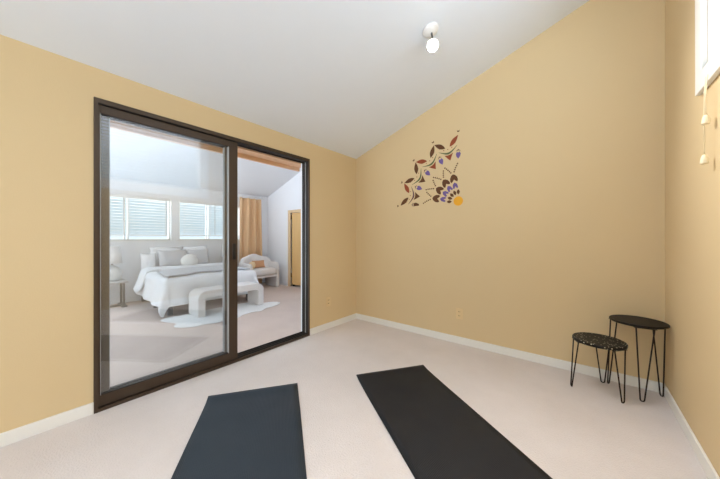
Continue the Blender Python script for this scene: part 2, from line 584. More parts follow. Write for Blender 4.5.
def blind(root, along, y0, y1, z0, z1, x, tilt, slat=0.045, pitch=0.048, cords=(), bottom_gap=0.0):
    """venetian blind in a wall of constant x, local coordinates of root; slats run along y"""
    hr = MB().box(x - 0.025, x + 0.025, y0, y1, z1 - 0.045, z1)
    hr.build('head_rail', 'blind', root, bevel=0.003)
    s = MB()
    z = z1 - 0.07
    zb = z0 + bottom_gap
    while z > zb + 0.03:
        mx = Matrix.Translation((x, 0, z)) @ Matrix.Rotation(tilt, 4, 'Y')
        s.box(-slat / 2, slat / 2, y0 + 0.004, y1 - 0.004, -0.0013, 0.0013, mx=mx)
        z -= pitch
    s.build('slats', 'blind', root)
    MB().box(x - 0.022, x + 0.022, y0 + 0.002, y1 - 0.002, zb, zb + 0.014).build('bottom_rail', 'blind', root, bevel=0.003)
    for yy in cords:
        MB().box(x + slat / 2, x + slat / 2 + 0.001, yy - 0.003, yy + 0.003, zb + 0.01, z1 - 0.045).build('ladder_tape', 'blind', root)


bl = empty('venetian_blind', (XR, oy1, W1[2]), 0,
           'white slatted blind with ivory pull cords in the high window of the yellow wall', 'blind')
blind(bl, 'y', -hw + 0.042, hw - 0.042, 0.042, hh - 0.042, 0.035, math.radians(8), cords=(-0.6, 0.6))


def pull_cord(y, z_end, sway):
    o = MB().tube([(-0.026, y, -0.065), (-0.030, y + sway * 0.3, -0.14), (-0.030, y + sway, z_end + 0.02)], 0.0022, 6).build('pull_cord', 'cord', bl, smooth=True)
    k = MB().lathe([(0, 0.026), (0.006, 0.024), (0.011, 0.012), (0.014, -0.012), (0.013, -0.018), (0, -0.019)], 14,
                   Matrix.Translation((-0.030, y + sway, z_end)))
    k.build('cord_knob', 'cord', o, smooth=True)


pull_cord(1.965 - oy1, 1.668 - W1[2], 0.004)
pull_cord(1.985 - oy1, 1.490 - W1[2], 0.004)

# ------------------------------------------------------------------ bedroom windows
for i, (W, mull) in enumerate(((W2, 1.135), (W3, 2.48))):
    yc = (W[0] + W[1]) / 2
    w = empty('window_%d' % (i + 2), (BX0, yc, W[2]), kind='structure')
    h_ = W[3] - W[2]
    e = (W[1] - W[0]) / 2
    c = MB()
    for y0, y1, z0, z1 in ((-e, e, 0, 0.018), (-e, e, h_ - 0.03, h_), (-e, -e + 0.03, 0, h_), (e - 0.03, e, 0, h_),
                           (mull - yc - 0.030, mull - yc - 0.014, 0, h_), (mull - yc + 0.014, mull - yc + 0.030, 0, h_)):
        c.box(-0.11, -0.05, y0, y1, z0, z1)
    c.build('window_frame', 'trim', w)
    MB().box(-0.088, -0.082, -e + 0.03, e - 0.03, 0.03, h_ - 0.03).build('pane', 'win_glass', w)
    MB().box(-0.05, 0.03, -e - 0.03, e + 0.03, -0.02, 0.0).build('window_sill', 'trim', w, bevel=0.003)
    bb = empty('venetian_blind', (BX0, yc, W[2]), 0,
               ('white slatted blind over the bedroom window above the bed and left bedside lamp',
                'white slatted blind over the bedroom window beside the tan curtain')[i], 'blind', 'blinds in the two bedroom windows')
    blind(bb, 'y', -e + 0.006, e - 0.006, 0.01, h_ - 0.005, -0.018, math.radians(-3), slat=0.045, pitch=0.05,
          cords=[q - yc for q in ((W[0] + 0.12, 1.09, 1.16, 1.70) if i == 0 else (W[0] + 0.1, 2.44, 2.52, 3.05))], bottom_gap=0.075)
    for q in ((1.09, 1.72) if i == 0 else (2.44, 2.60)):
        MB().tube([(0.012, q - yc, h_ - 0.05), (0.014, q - yc, 0.10)], 0.005, 8).build('tilt_wand', 'pewter', bb, smooth=True)

# big unseen windows added to light both rooms (behind the camera / outside the view)
for i, (W, yy, nm) in enumerate(((W4, YF - 0.05, 'window_4'), (W5, BY0 - 0.05, 'window_5'))):
    w = empty(nm, ((W[0] + W[1]) / 2, yy, W[2]), kind='structure')
    e = (W[1] - W[0]) / 2
    h_ = W[3] - W[2]
    c = MB()
    for x0, x1, z0, z1 in ((-e, e, 0, 0.05), (-e, e, h_ - 0.05, h_), (-e, -e + 0.05, 0, h_), (e - 0.05, e, 0, h_), (-0.025, 0.025, 0, h_)):
        c.box(x0, x1, -0.04, 0.04, z0, z1)
    c.build('window_frame', 'trim', w)
    MB().box(-e + 0.04, e - 0.04, -0.003, 0.003, 0.04, h_ - 0.04).build('pane', 'win_glass', w)

w = empty('window_6', (XR + 0.05, (W6[0] + W6[1]) / 2, W6[2]), kind='structure')  # one more unseen window, added to bring in daylight
e, h_ = (W6[1] - W6[0]) / 2, W6[3] - W6[2]
c = MB()
for y0, y1, z0, z1 in ((-e, e, 0, 0.05), (-e, e, h_ - 0.05, h_), (-e, -e + 0.05, 0, h_), (e - 0.05, e, 0, h_), (-0.025, 0.025, 0, h_)):
    c.box(-0.05, 0.04, y0, y1, z0, z1)
c.build('window_frame', 'trim', w)
MB().box(-0.003, 0.003, -e + 0.04, e - 0.04, 0.04, h_ - 0.04).build('pane', 'win_glass', w)

# ------------------------------------------------------------------ bedroom door (door_2)
d2 = empty('door_2', (-5.19, BY1, 0), kind='structure')
f = MB()
f.box(-0.095, -0.005, -0.02, 0.0, 0, 1.76)
f.box(0.74, 0.83, -0.02, 0.0, 0, 1.76)
f.box(-0.005, 0.74, -0.02, 0.0, 1.70, 1.76)
f.box(-0.005, 0.0, 0.0, 0.1, 0, 1.70)
f.build('door_frame', 'casing_wood', d2, bevel=0.004)
o = MB().box(0.016, 0.735, 0.012, 0.048, 0.05, 1.695).build('door_leaf', 'door_wood', d2, bevel=0.003)
for zz in (0.26, 1.60):
    MB().tube([(0.008, 0.004, zz - 0.05), (0.008, 0.004, zz + 0.05)], 0.010, 10).build('hinge', 'brass', o, smooth=True)
MB().box(0.0, 0.03, 0.05, 0.09, 0, 1.70).build('gap_shade_strip', 'gap_shade', d2)  # dark strip behind the leaf edge: the gap's shade painted as colour

# ------------------------------------------------------------------ yoga mats
def yoga_mat(label, m, far, d, length, width, lift, seed):
    d = Vector(d).normalized()
    ang = math.atan2(d.y, d.x)

    def P(u, v):
        s = u * length
        z = 0.0045 + lift * math.exp(-(s / 0.05) ** 2)
        z += 0.004 * max(0, noise.noise(Vector((s * 2.2, v * 2.0, seed))))
        return Vector((s, (v - 0.5) * width + 0.004 * math.sin(s * 3 + seed), z))
    o = MB().grid(P, 70, 14).build('yoga_mat', m, smooth=True, solid=0.005, loc=(far[0], far[1], 0))
    o.rotation_euler = (0, 0, ang)
    return tag(o, label, 'yoga mat', 'yoga mats on the carpet')


yoga_mat('blue-grey rubber yoga mat nearest the sliding glass door', 'mat_blue', (-1.855, 1.062), (0.822, -0.570), 1.73, 0.61, 0.012, 1.3)
yoga_mat('charcoal black rubber yoga mat in the middle of the carpet', 'mat_black', (-1.240, 1.954), (0.826, -0.564), 1.73, 0.61, 0.008, 4.1)


# ------------------------------------------------------------------ stools with hairpin legs
def stool(label, loc, R, H, top_m, feet, angs, th):
    root = empty('hairpin_stool', loc, 0, label, 'stool', 'hairpin stools in the corner')
    MB().lathe([(0, H - th), (R * 0.97, H - th), (R, H - th * 0.7), (R, H - th * 0.25), (R * 0.985, H), (0, H)], 48).build('seat', top_m, root, smooth=False, bevel=0.002)
    for k, fr in enumerate(feet):
        an = math.radians(angs[k])
        er = Vector((math.cos(an), math.sin(an), 0))
        et = Vector((-er.y, er.x, 0))
        t0, t1, ft = er * (R * 0.9) - et * 0.045, er * (R * 0.9) + et * 0.045, er * fr
        zt = H - th
        pts = [t0 + Vector((0, 0, zt))]
        pts.append(ft - et * 0.011 + Vector((0, 0, 0.014)))
        for q in range(1, 6):
            an2 = PI + q * PI / 6
            pts.append(ft + et * (0.011 * math.cos(an2)) + Vector((0, 0, 0.0135 + 0.011 * math.sin(an2))))
        pts.append(ft + et * 0.011 + Vector((0, 0, 0.014)))
        pts.append(t1 + Vector((0, 0, zt)))
        MB().tube(pts, 0.0043, 8).build('leg', 'black_steel', root, smooth=True)
        fx = er * (R * 0.82)
        mx = Matrix.Translation(fx + Vector((0, 0, zt - 0.002))) @ Matrix.Rotation(an, 4, 'Z')
        MB().box(-0.02, 0.02, -0.055, 0.055, -0.002, 0.002, mx=mx).build('mounting_plate', 'black_steel', root)
    return root


stool('low round stool with a speckled black top on hairpin legs', (0.108, 2.672, 0), 0.155, 0.378, 'stool_fleck', (0.165, 0.168, 0.158), (79.5, 199.5, 319.5), 0.022)
stool('taller round stool with a plain dark top on hairpin legs in the corner', (0.322, 2.762, 0), 0.153, 0.537, 'stool_dark', (0.085, 0.158, 0.172), (278, 35, 151), 0.016)


# ------------------------------------------------------------------ outlets
def outlet(loc, rz, label):
    r = empty('wall_outlet', loc, rz, label, 'outlet', 'outlets in the yellow walls')
    MB().box(-0.036, 0.036, -0.006, 0, -0.058, 0.058).build('cover_plate', 'outlet', r, bevel=0.003)
    for zz in (-0.021, 0.021):
        s_ = MB().box(-0.017, 0.017, -0.0085, -0.005, zz - 0.014, zz + 0.014).build('socket', 'outlet', r, bevel=0.002)
        for xx in (-0.0065, 0.0065):
            MB().box(xx - 0.0015, xx + 0.0015, -0.0115, -0.008, zz - 0.005, zz + 0.006).build('slot', 'outlet_dark', s_)
    return r


outlet((-0.998, YB, 0.32), 0, 'almond outlet low on the yellow wall below the floral decal')
outlet((XL, 2.375, 0.335), PI / 2, 'almond outlet low on the yellow wall right of the sliding door')

# ------------------------------------------------------------------ ceiling spotlight
lx, ly = -0.905, 1.99
cz = ceil_z(lx)
sp = empty('ceiling_spotlight', (lx, ly, cz), 0, 'small white lit spotlight on the sloping ceiling', 'light')
tilt = Matrix.Rotation(-math.atan(CEIL_S), 4, 'Y')
MB().lathe([(0, 0.0), (0.062, 0.0), (0.062, -0.008), (0.052, -0.022), (0.018, -0.028), (0, -0.028)], 32, tilt).build('canopy', 'white_metal', sp, smooth=True)
hp = Vector((-0.005, 0.03, -0.105))
aim = Vector((0.56, -0.62, -0.56)).normalized()
MB().tube([(0.008, 0, -0.02), (0.004, 0.03, -0.05), hp - aim * 0.03], 0.007, 10).build('arm', 'grey_metal', sp, smooth=True)
rot = aim.to_track_quat('Z', 'Y').to_matrix().to_4x4()
mx = Matrix.Translation(hp) @ rot
hdm = MB().lathe([(0, -0.065), (0.022, -0.062), (0.034, -0.04), (0.043, 0.02), (0.047, 0.045), (0.044, 0.045), (0.040, 0.02), (0.030, -0.01), (0, -0.012)], 28, mx)
hdo = hdm.build('lamp_head', 'white_metal', sp, smooth=True)
MB().lathe([(0, -0.005), (0.02, 0.0), (0.036, 0.03), (0.034, 0.042), (0.02, 0.05), (0, 0.052)], 24, mx).build('bulb', 'bulb', hdo, smooth=True)

# ------------------------------------------------------------------ mandala quarter decal on the back wall
SX, SZ = -1.011, 1.520
dc = empty('wall_decal', (SX, YB, SZ), 0, 'quarter mandala floral wall decal in brown, rust and purple with a yellow disc', 'wall decal')


def pol(r, deg):
    t = math.radians(deg)
    return (-r * math.cos(t), r * math.sin(t))


def flat(mb, pts, y=-0.0022):
    ar = sum(p[0] * q[1] - q[0] * p[1] for p, q in zip(pts, pts[1:] + pts[:1]))
    if ar < 0:
        pts = pts[::-1]
    mxx = Matrix(((1, 0, 0, 0), (0, 0, 1, 0), (0, 1, 0, 0), (0, 0, 0, 1)))
    return mb.prism(pts, y, -0.0002, mx=mxx)


def lens(p, q, w, n=9, skew=0.0):
    p, q = Vector(p), Vector(q)
    d = q - p
    nn = Vector((-d.y, d.x)).normalized()
    A = [p + d * (i / n) + nn * w * math.sin(PI * (i / n) ** (1 + skew)) ** 0.9 for i in range(n + 1)]
    B = [p + d * (i / n) - nn * w * math.sin(PI * (i / n) ** (1 + skew)) ** 0.9 for i in range(n - 1, 0, -1)]
    return [(v.x, v.y) for v in A + B]


def disc(c, r, n=24):
    return [(c[0] + r * math.cos(2 * PI * i / n), c[1] + r * math.sin(2 * PI * i / n)) for i in range(n)]


flat(MB(), disc((0, 0), 0.05, 40)).build('sun_disc', 'd_sun', dc)
nodes = [0, 22.5, 45, 67.5, 90]
cents = [11.25, 33.75, 56.25, 78.75]
for nd in nodes:                                   # little seeds round the disc
    flat(MB(), lens(pol(0.070, nd), pol(0.126, nd), 0.016)).build('seed_petal', 'd_brown', dc)
for ct in cents:
    flat(MB(), [pol(0.207, ct), pol(0.188, ct + 7), pol(0.150, ct + 11), pol(0.138, ct + 6), pol(0.165, ct), pol(0.138, ct - 6), pol(0.150, ct - 11), pol(0.188, ct - 7)]).build('purple_petal', 'd_purple', dc)
    flat(MB(), [pol(0.298, ct), pol(0.286, ct + 4.5), pol(0.262, ct + 8.5), pol(0.232, ct + 10.5), pol(0.212, ct + 9), pol(0.222, ct + 4), pol(0.240, ct),
                pol(0.222, ct - 4), pol(0.212, ct - 9), pol(0.232, ct - 10.5), pol(0.262, ct - 8.5), pol(0.286, ct - 4.5)]).build('brown_petal', 'd_brown', dc)
for nd in nodes:                                   # dotted chevrons
    for sd in ((1, -1) if 0 < nd < 90 else ((1,) if nd == 0 else (-1,))):
        for k in range(5):
            t = k / 4
            if k == 0 and sd == -1 and 0 < nd < 90:
                continue
            flat(MB(), lens(pol(0.410 - 0.020 * k, nd + sd * (0.5 + 1.7 * k)), pol(0.394 - 0.020 * k, nd + sd * (1.8 + 1.7 * k)), 0.0088, 4)).build('chevron_dot', 'd_brown', dc)
for j, ct in enumerate(cents):                     # hanging triangles
    flat(MB(), [pol(0.532, ct - 5.2), pol(0.520, ct - 1.5), pol(0.520, ct + 1.5), pol(0.532, ct + 5.2), pol(0.492, ct + 2.6), pol(0.455, ct + 0.3), pol(0.492, ct - 2.8)]
         ).build('rust_triangle', 'd_rust' if j in (2, 3) else 'd_brown', dc)
    A, B = [], []                                  # swags
    for k in range(13):
        t = k / 12
        th = ct - 10.2 + 20.4 * t
        sag = 0.060 * math.sin(PI * t)
        wd = 0.0015 + 0.0085 * math.sin(PI * t)
        A.append(pol(0.600 - sag + wd, th))
        B.append(pol(0.600 - sag - wd, th))
    flat(MB(), A + B[::-1]).build('swag', ('d_plum', 'd_green', 'd_green', 'd_green')[j], dc)
    for th, rr in ((ct - 4.5, 0.592), (ct, 0.585), (ct + 4.5, 0.592), (ct - 8.0, 0.632), (ct + 8.0, 0.632)):
        flat(MB(), disc(pol(rr, th), 0.0055, 8)).build('swag_dot', 'd_rust', dc)
for k, nd in enumerate(nodes):                     # tulips and leaves
    flat(MB(), [pol(0.452, nd), pol(0.480, nd + 2.4), pol(0.505, nd + 3.0), pol(0.528, nd + 1.6), pol(0.517, nd), pol(0.528, nd - 1.6), pol(0.505, nd - 3.0), pol(0.480, nd - 2.4)] if 0 < nd else
         [pol(0.46, -2.0), pol(0.46, 0.5), pol(0.50, 2.6), pol(0.53, 1.8), pol(0.53, -2.0)]).build('purple_tulip', 'd_purple' if nd else 'd_brown', dc)
    flat(MB(), [pol(0.534, nd - 2.8), pol(0.556, nd), pol(0.534, nd + 2.8), pol(0.542, nd)]).build('tulip_cap', 'd_plum', dc)
    for sd in (1, -1):
        if (nd == 0 and sd < 0) or (nd == 90 and sd > 0):
            continue
        rust = (nd, sd) in ((22.5, -1), (45, 1), (90, -1))
        flat(MB(), lens(pol(0.708, nd + sd * 0.15), pol(0.606, nd + sd * 8.8), 0.025, 10, 0.12)).build('leaf', 'd_rust' if rust else 'd_brown', dc)
    flat(MB(), [pol(0.738, nd - 0.7), pol(0.757, nd - 1.1), pol(0.750, nd), pol(0.757, nd + 1.1), pol(0.738, nd + 0.7)]).build('bud', 'd_brown', dc)

# ================================================================== BEDROOM
BDX0, BDX1, BDY0, BDY1, BTOP = -6.10, -4.57, 1.27, 2.62, 0.475
bc = (BDY0 + BDY1) / 2
bed = empty('bed', ((BDX0 + BDX1) / 2, bc, 0), 0, 'bed with a pale upholstered base seen beyond the sliding door', 'bed')
hx, hy = (BDX1 - BDX0) / 2, (BDY1 - BDY0) / 2
MB().box(-hx, hx, -hy + 0.01, hy - 0.01, 0.13, 0.30).build('bed_base', 'bedbase', bed, bevel=0.015)
MB().box(-hx, hx, -hy, hy, 0.30, BTOP).build('mattress', 'pillow', bed, bevel=0.05, seg=4)
for sx in (-1, 0, 1):
    for sy in (-1, 1):
        MB().box(sx * (hx - 0.08) - 0.03, sx * (hx - 0.08) + 0.03, sy * (hy - 0.07) - 0.03, sy * (hy - 0.07) + 0.03, 0, 0.13).build('leg', 'leg_grey', bed)


def drape(s, t, top):
    """cloth point s (from the head towards and past the foot), t (across); returns xyz, corner hangs to a point"""
    dx = max(0.0, s - BDX1 + 0.03)
    dy = (BDY0 + 0.03 - t) if t < BDY0 + 0.03 else max(0.0, t - BDY1 + 0.03)
    sy = -1 if t < bc else 1
    d = math.hypot(dx, dy)
    px, py = min(s, BDX1 - 0.03), min(max(t, BDY0 + 0.03), BDY1 - 0.03)
    if d < 1e-6:
        return Vector((px, py, top))
    R = 0.07
    ux, uy = dx / d, sy * dy / d
    if d < R * PI / 2:
        an = d / R
        out, dn = R * math.sin(an), R * (1 - math.cos(an))
    else:
        ex = d - R * PI / 2
        out, dn = R + 0.13 * ex, R + ex * 0.985
    return Vector((px + ux * out, py + uy * out, top - dn))


def duvet_pt(u, v):
    s = BDX0 + 0.32 + u * (BDX1 + 0.38 - BDX0 - 0.32)
    t = BDY0 - 0.40 + v * (BDY1 - BDY0 + 0.80)
    top = BTOP + 0.045 + 0.055 * (1 - u) ** 1.4
    p = drape(s, t, top)
    q = Vector((s * 2.4, t * 2.4, 0.3))
    n1 = noise.noise(q)
    n2 = noise.noise(q * 2.3 + Vector((5, 2, 0)))
    if p.z > top - 0.01:
        p.z += 0.022 * n1 + 0.010 * n2
    else:
        k = min(1, (top - p.z) / 0.2)
        wv = math.sin((s if abs(t - bc) > (BDY1 - BDY0) / 2 else t) * 14) * 0.016 * k + 0.02 * n1 * k
        if s > BDX1:
            p.x += wv + 0.004
        if t < BDY0 or t > BDY1:
            p.y += (-1 if t < bc else 1) * wv
        p.z = max(p.z, 0.022)
    return p


dv = MB().grid(duvet_pt, 56, 60).build('duvet', 'duvet', smooth=True, solid=0.022, subsurf=1)
tag(dv, 'white duvet spread over the bed with its corner hanging to the floor', 'duvet')
# thick turned-back fold near the head
def fold_pt(u, v):
    t = BDY0 - 0.36 + v * (BDY1 - BDY0 + 0.72)
    an = 2 * PI * u
    base = drape(BDX0 + 0.52, t, BTOP + 0.115)
    nz = noise.noise(Vector((t * 3, u * 2, 1.7)))
    w, hgt = 0.17, 0.036 + 0.012 * nz
    e = 1.0 if 0.02 < v < 0.98 else 0.35
    p = base + Vector((w * math.cos(an) * e, 0, 0))
    side = -1 if t < bc else 1
    if base.z < BTOP:
        p.y += side * 0.22 * (BTOP - base.z)
    if base.z < BTOP + 0.05:
        p.y += side * hgt * math.sin(an) * e
    else:
        p.z += hgt * math.sin(an) * e
    return p


fo = MB().grid(fold_pt, 16, 48, closed_u=True).build('duvet_fold', 'duvet', parent=dv, smooth=True)


def lean(x, y, z, rz, back, roll=0):
    """pillow frame: width along y, height up, leaning back towards the far wall"""
    base = Matrix(((0, 0, 1, 0), (1, 0, 0, 0), (0, 1, 0, 0), (0, 0, 0, 1)))
    return Matrix.Translation((x, y, z)) @ Matrix.Rotation(rz, 4, 'Z') @ Matrix.Rotation(-back, 4, 'Y') @ Matrix.Rotation(roll, 4, 'X') @ base


def pillow_obj(name, label, group, m, w, h, t, loc, rz=0, back=0.3, roll=0, seed=0, wob=0.02):
    o = MB().pillow(w, h, t, Matrix.Identity(4), seed=seed, wob=wob).build(name, m, smooth=True)
    o.matrix_world = lean(*loc, rz, back, roll)
    return tag(o, label, 'pillow', group)


pz = BTOP + 0.085
G = 'pillows on the bed'
pillow_obj('bed_pillow', 'white pillow standing at the head of the bed behind the left grey sham', G, 'pillow', 0.52, 0.48, 0.13, (-6.03, 1.69, BTOP + 0.245), 0, 0.14, seed=1)
pillow_obj('bed_pillow', 'white pillow standing at the head of the bed behind the right grey sham', G, 'pillow', 0.46, 0.48, 0.13, (-6.03, 2.185, BTOP + 0.247), 0, 0.14, 0.03, seed=6)
pillow_obj('bed_pillow', 'small white pillow at the left end of the pillow row', G, 'pillow', 0.23, 0.38, 0.12, (-5.92, 1.385, BTOP + 0.195), -0.15, 0.25, seed=11)
pillow_obj('sham_pillow', 'grey linen sham left of the round fluffy cushion', G, 'sham', 0.46, 0.33, 0.11, (-5.84, 1.735, pz + 0.185), 0.02, 0.36, seed=16)
pillow_obj('sham_pillow', 'grey linen sham right of the round fluffy cushion', G, 'sham', 0.38, 0.33, 0.11, (-5.84, 2.17, pz + 0.185), -0.03, 0.36, seed=21)


def ball_pt(u, v):
    th, ph = 2 * PI * u, PI * (v - 0.5)
    d = Vector((math.cos(ph) * math.cos(th), math.cos(ph) * math.sin(th), math.sin(ph)))
    k = 1 + 0.05 * noise.noise(d * 4)
    return Vector((d.x * 0.105 * k, d.y * 0.140 * k, d.z * 0.122 * k))


rc = MB().grid(ball_pt, 40, 24, closed_u=True).build('round_cushion', 'fur', smooth=True, loc=(-5.62, 1.93, pz + 0.14))
tag(rc, 'round fluffy white cushion in the middle of the bed pillows', 'pillow', G)


# throw blanket lying diagonally over the bed
TA, TB, TC, TD = Vector((-5.20, 1.33)), Vector((-4.56, 1.29)), Vector((-4.63, 2.57)), Vector((-5.55, 2.52))


def throw_pt(u, v):
    bow = 0.17 * math.sin(PI * v) ** 0.7 * u
    p = TA.lerp(TB, u).lerp(TD.lerp(TC, u), v)
    x, y = p.x - bow, p.y
    base = duvet_pt((x - BDX0 - 0.32) / (BDX1 + 0.38 - BDX0 - 0.32), (y - BDY0 + 0.40) / (BDY1 - BDY0 + 0.80))
    n1 = noise.noise(Vector((x * 5, y * 4, 7)))
    return Vector((x, y, base.z + 0.034 + 0.006 * n1))


th = MB().grid(throw_pt, 20, 36).build('throw_blanket', 'throw', smooth=True, solid=0.022)
tag(th, 'pale grey knitted throw laid across the white duvet', 'blanket')

# bench at the foot of the bed
BNY0, BNY1, BNX0, BNX1, BNH = 1.505, 2.50, -4.42, -4.07, 0.38
bn = empty('bench', ((BNX0 + BNX1) / 2, (BNY0 + BNY1) / 2, 0.026), 0, 'white upholstered waterfall bench with thick rounded legs at the foot of the bed', 'bench')
L2, D2h, T = (BNY1 - BNY0) / 2, (BNX1 - BNX0) / 2 , 0.095
r_o = 0.11
Hn = BNH - 0.026
mxb = Matrix(((0, 0, 1, 0), (1, 0, 0, 0), (0, 1, 0, 0), (0, 0, 0, 1)))   # profile (y,z) extruded along x
pr = []
zc = Hn - r_o
for k in range(9):
    an = PI - k * (PI / 2) / 8
    pr.append((-L2 + r_o + r_o * math.cos(an), zc + r_o * math.sin(an)))
for k in range(9):
    an = PI / 2 - k * (PI / 2) / 8
    pr.append((L2 - r_o + r_o * math.cos(an), zc + r_o * math.sin(an)))
ri = 0.035
inner = []
for k in range(7):
    an = 0 + k * (PI / 2) / 6
    inner.append((L2 - T - ri + ri * math.cos(an), Hn - T - ri + ri * math.sin(an)))
for k in range(7):
    an = PI / 2 + k * (PI / 2) / 6
    inner.append((-L2 + T + ri + ri * math.cos(an), Hn - T - ri + ri * math.sin(an)))
inner = [(L2 - T, zc)] + inner + [(-L2 + T, zc)]
MB().prism(pr + inner, -D2h, D2h, mx=mxb).build('seat', 'boucle', bn, bevel=0.014, seg=3)
for sg in (-1, 1):
    y0, y1 = sorted((sg * L2, sg * (L2 - T)))
    MB().box(-D2h, D2h, y0, y1, 0.0, zc + 0.001).build('leg', 'boucle', bn, bevel=0.010, seg=3)

# hide-shaped rug under the bench
hide = [(-4.40, 1.16), (-4.26, 1.20), (-4.10, 1.25), (-3.985, 1.19), (-3.86, 1.24), (-3.78, 1.36), (-3.77, 1.50), (-3.72, 1.62), (-3.76, 1.74), (-3.74, 1.90),
        (-3.80, 2.00), (-3.84, 2.16), (-3.80, 2.28), (-3.88, 2.42), (-3.90, 2.56), (-3.96, 2.72), (-4.06, 2.80), (-4.16, 2.74), (-4.22, 2.60), (-4.36, 2.56),
        (-4.44, 2.46), (-4.46, 2.36), (-4.48, 2.20), (-4.49, 2.00), (-4.48, 1.80), (-4.46, 1.62), (-4.45, 1.46), (-4.45, 1.34), (-4.46, 1.22)]
HC = Vector((sum(p[0] for p in hide) / len(hide), sum(p[1] for p in hide) / len(hide)))


def hide_edge(t):
    n = len(hide)
    q = t * n
    i = int(q) % n
    fr = q - int(q)
    P = [Vector(hide[(i + k) % n]) for k in (-1, 0, 1, 2)]
    return 0.5 * ((2 * P[1]) + (P[2] - P[0]) * fr + (2 * P[0] - 5 * P[1] + 4 * P[2] - P[3]) * fr ** 2 + (3 * P[1] - P[0] - 3 * P[2] + P[3]) * fr ** 3)


def hide_pt(u, v):
    e = hide_edge(u)
    k = math.sin(v * PI / 2)
    p = HC.lerp(e, k)
    z = 0.004 + 0.021 * math.sqrt(max(0, 1 - k ** 8))
    z += 0.004 * noise.noise(Vector((p.x * 14, p.y * 14, 0))) * (1 - k ** 6)
    return Vector((p.x, p.y, max(z, 0.003)))


rug = MB().grid(hide_pt, 174, 18, closed_u=True).build('hide_rug', 'fur', smooth=True)
tag(rug, 'white hide-shaped fluffy rug under the bench', 'rug')


# nightstands and lamps
def nightstand(loc, label):
    r = empty('nightstand', loc, 0, label, 'nightstand', 'nightstands beside the bed')
    MB().box(-0.19, 0.19, -0.23, 0.23, 0.395, 0.425).build('table_top', 'night_top', r, bevel=0.006)
    for sy in (-1, 1):
        for sx in (-1, 1):
            MB().box(sx * 0.10 - 0.014, sx * 0.10 + 0.014, sy * 0.185 - 0.014, sy * 0.185 + 0.014, 0.028, 0.395).build('leg', 'pewter', r, bevel=0.003)
    MB().box(-0.17, 0.17, -0.22, -0.15, 0, 0.028).box(-0.17, 0.17, 0.15, 0.22, 0, 0.028).box(-0.03, 0.03, -0.16, 0.16, 0, 0.026).build('base', 'pewter', r, bevel=0.003)
    return r


ns = nightstand((-5.90, 0.845, 0), 'grey nightstand with slim metal legs left of the bed')
n2 = copy_tree(ns)
n2.location = (-5.94, 2.83, 0)
n2.scale = (0.9, 0.55, 1.0)
n2['label'] = 'grey nightstand on the curtain side of the bed'

lm = empty('table_lamp', (-5.92, 0.905, 0.425), 0, 'white table lamp on the nightstand left of the bed', 'lamp', 'bedside lamps')
MB().lathe([(0, 0), (0.085, 0), (0.105, 0.02), (0.118, 0.08), (0.112, 0.16), (0.085, 0.215), (0.035, 0.24), (0.02, 0.26), (0, 0.26)], 32).build('lamp_base', 'ceramic', lm, smooth=True)
MB().lathe([(0.012, 0.255), (0.012, 0.42), (0, 0.42)], 12).build('stem', 'pewter', lm, smooth=True)
MB().lathe([(0.130, 0.285), (0.095, 0.56), (0.091, 0.56), (0.126, 0.285), (0.130, 0.285)], 36).build('lamp_shade', 'shade', lm, smooth=True)
l2 = copy_tree(lm)
l2.location = (-5.94, 2.775, 0.425)
l2['label'] = 'white table lamp beside the curtain, partly hidden by the door stile'


# curtain on a rod
CY0, CY1 = 3.085, 3.67
def curt_pt(u, v):
    y = CY0 + (CY1 - CY0) * u
    z = 0.02 + 2.03 * v
    fl = 1.0 - 0.35 * v
    ph = u * 2 * PI * 3.6 + 0.5 * math.sin(v * 3 + u * 4)
    x = 0.048 * math.sin(ph) * (0.65 + 0.35 * fl) + 0.012 * math.sin(ph * 2.3 + v * 2)
    y += 0.012 * math.cos(ph) + (u - 0.5) * 0.03 * (1 - v)
    return Vector((BX0 + 0.10 + x, y, z))


cu = empty('window_curtain', (0, 0, 0), 0, 'tan linen curtain hanging by the bedroom window behind the armchair', 'curtain')
MB().grid(curt_pt, 110, 24).build('curtain_fabric', 'curtain', cu, smooth=True, solid=0.006)
rd = empty('curtain_rod', (BX0 + 0.10, 3.35, 2.07), 0, 'thin white curtain rod above the tan curtain', 'curtain rod')
MB().tube([(0, -0.36, 0), (0, 0.36, 0)], 0.011, 10).build('rod', 'white_metal', rd, smooth=True)
for sg in (-1, 1):
    MB().lathe([(0, -0.02), (0.014, -0.012), (0.018, 0), (0.014, 0.012), (0, 0.02)], 14, Matrix.Translation((0, sg * 0.365, 0))).build('finial', 'white_metal', rd, smooth=True)
    MB().tube([(0, sg * 0.33, 0), (-0.10, sg * 0.33, 0)], 0.007, 8).build('bracket', 'white_metal', rd, smooth=True)

# armchair in the bedroom corner
ac = empty('armchair', (-5.66, 3.35, 0), 0, 'white boucle armchair with a rounded back in the bedroom corner', 'armchair')
MB().soft_box(0.0, 0, 0.36, 0.60, 0.66, 0.17, 4.5, 16, 0.03, 2).build('seat', 'boucle', ac, smooth=True)
MB().box(-0.24, 0.26, -0.32, 0.32, 0.24, 0.285).build('seat_frame', 'boucle', ac, bevel=0.01)


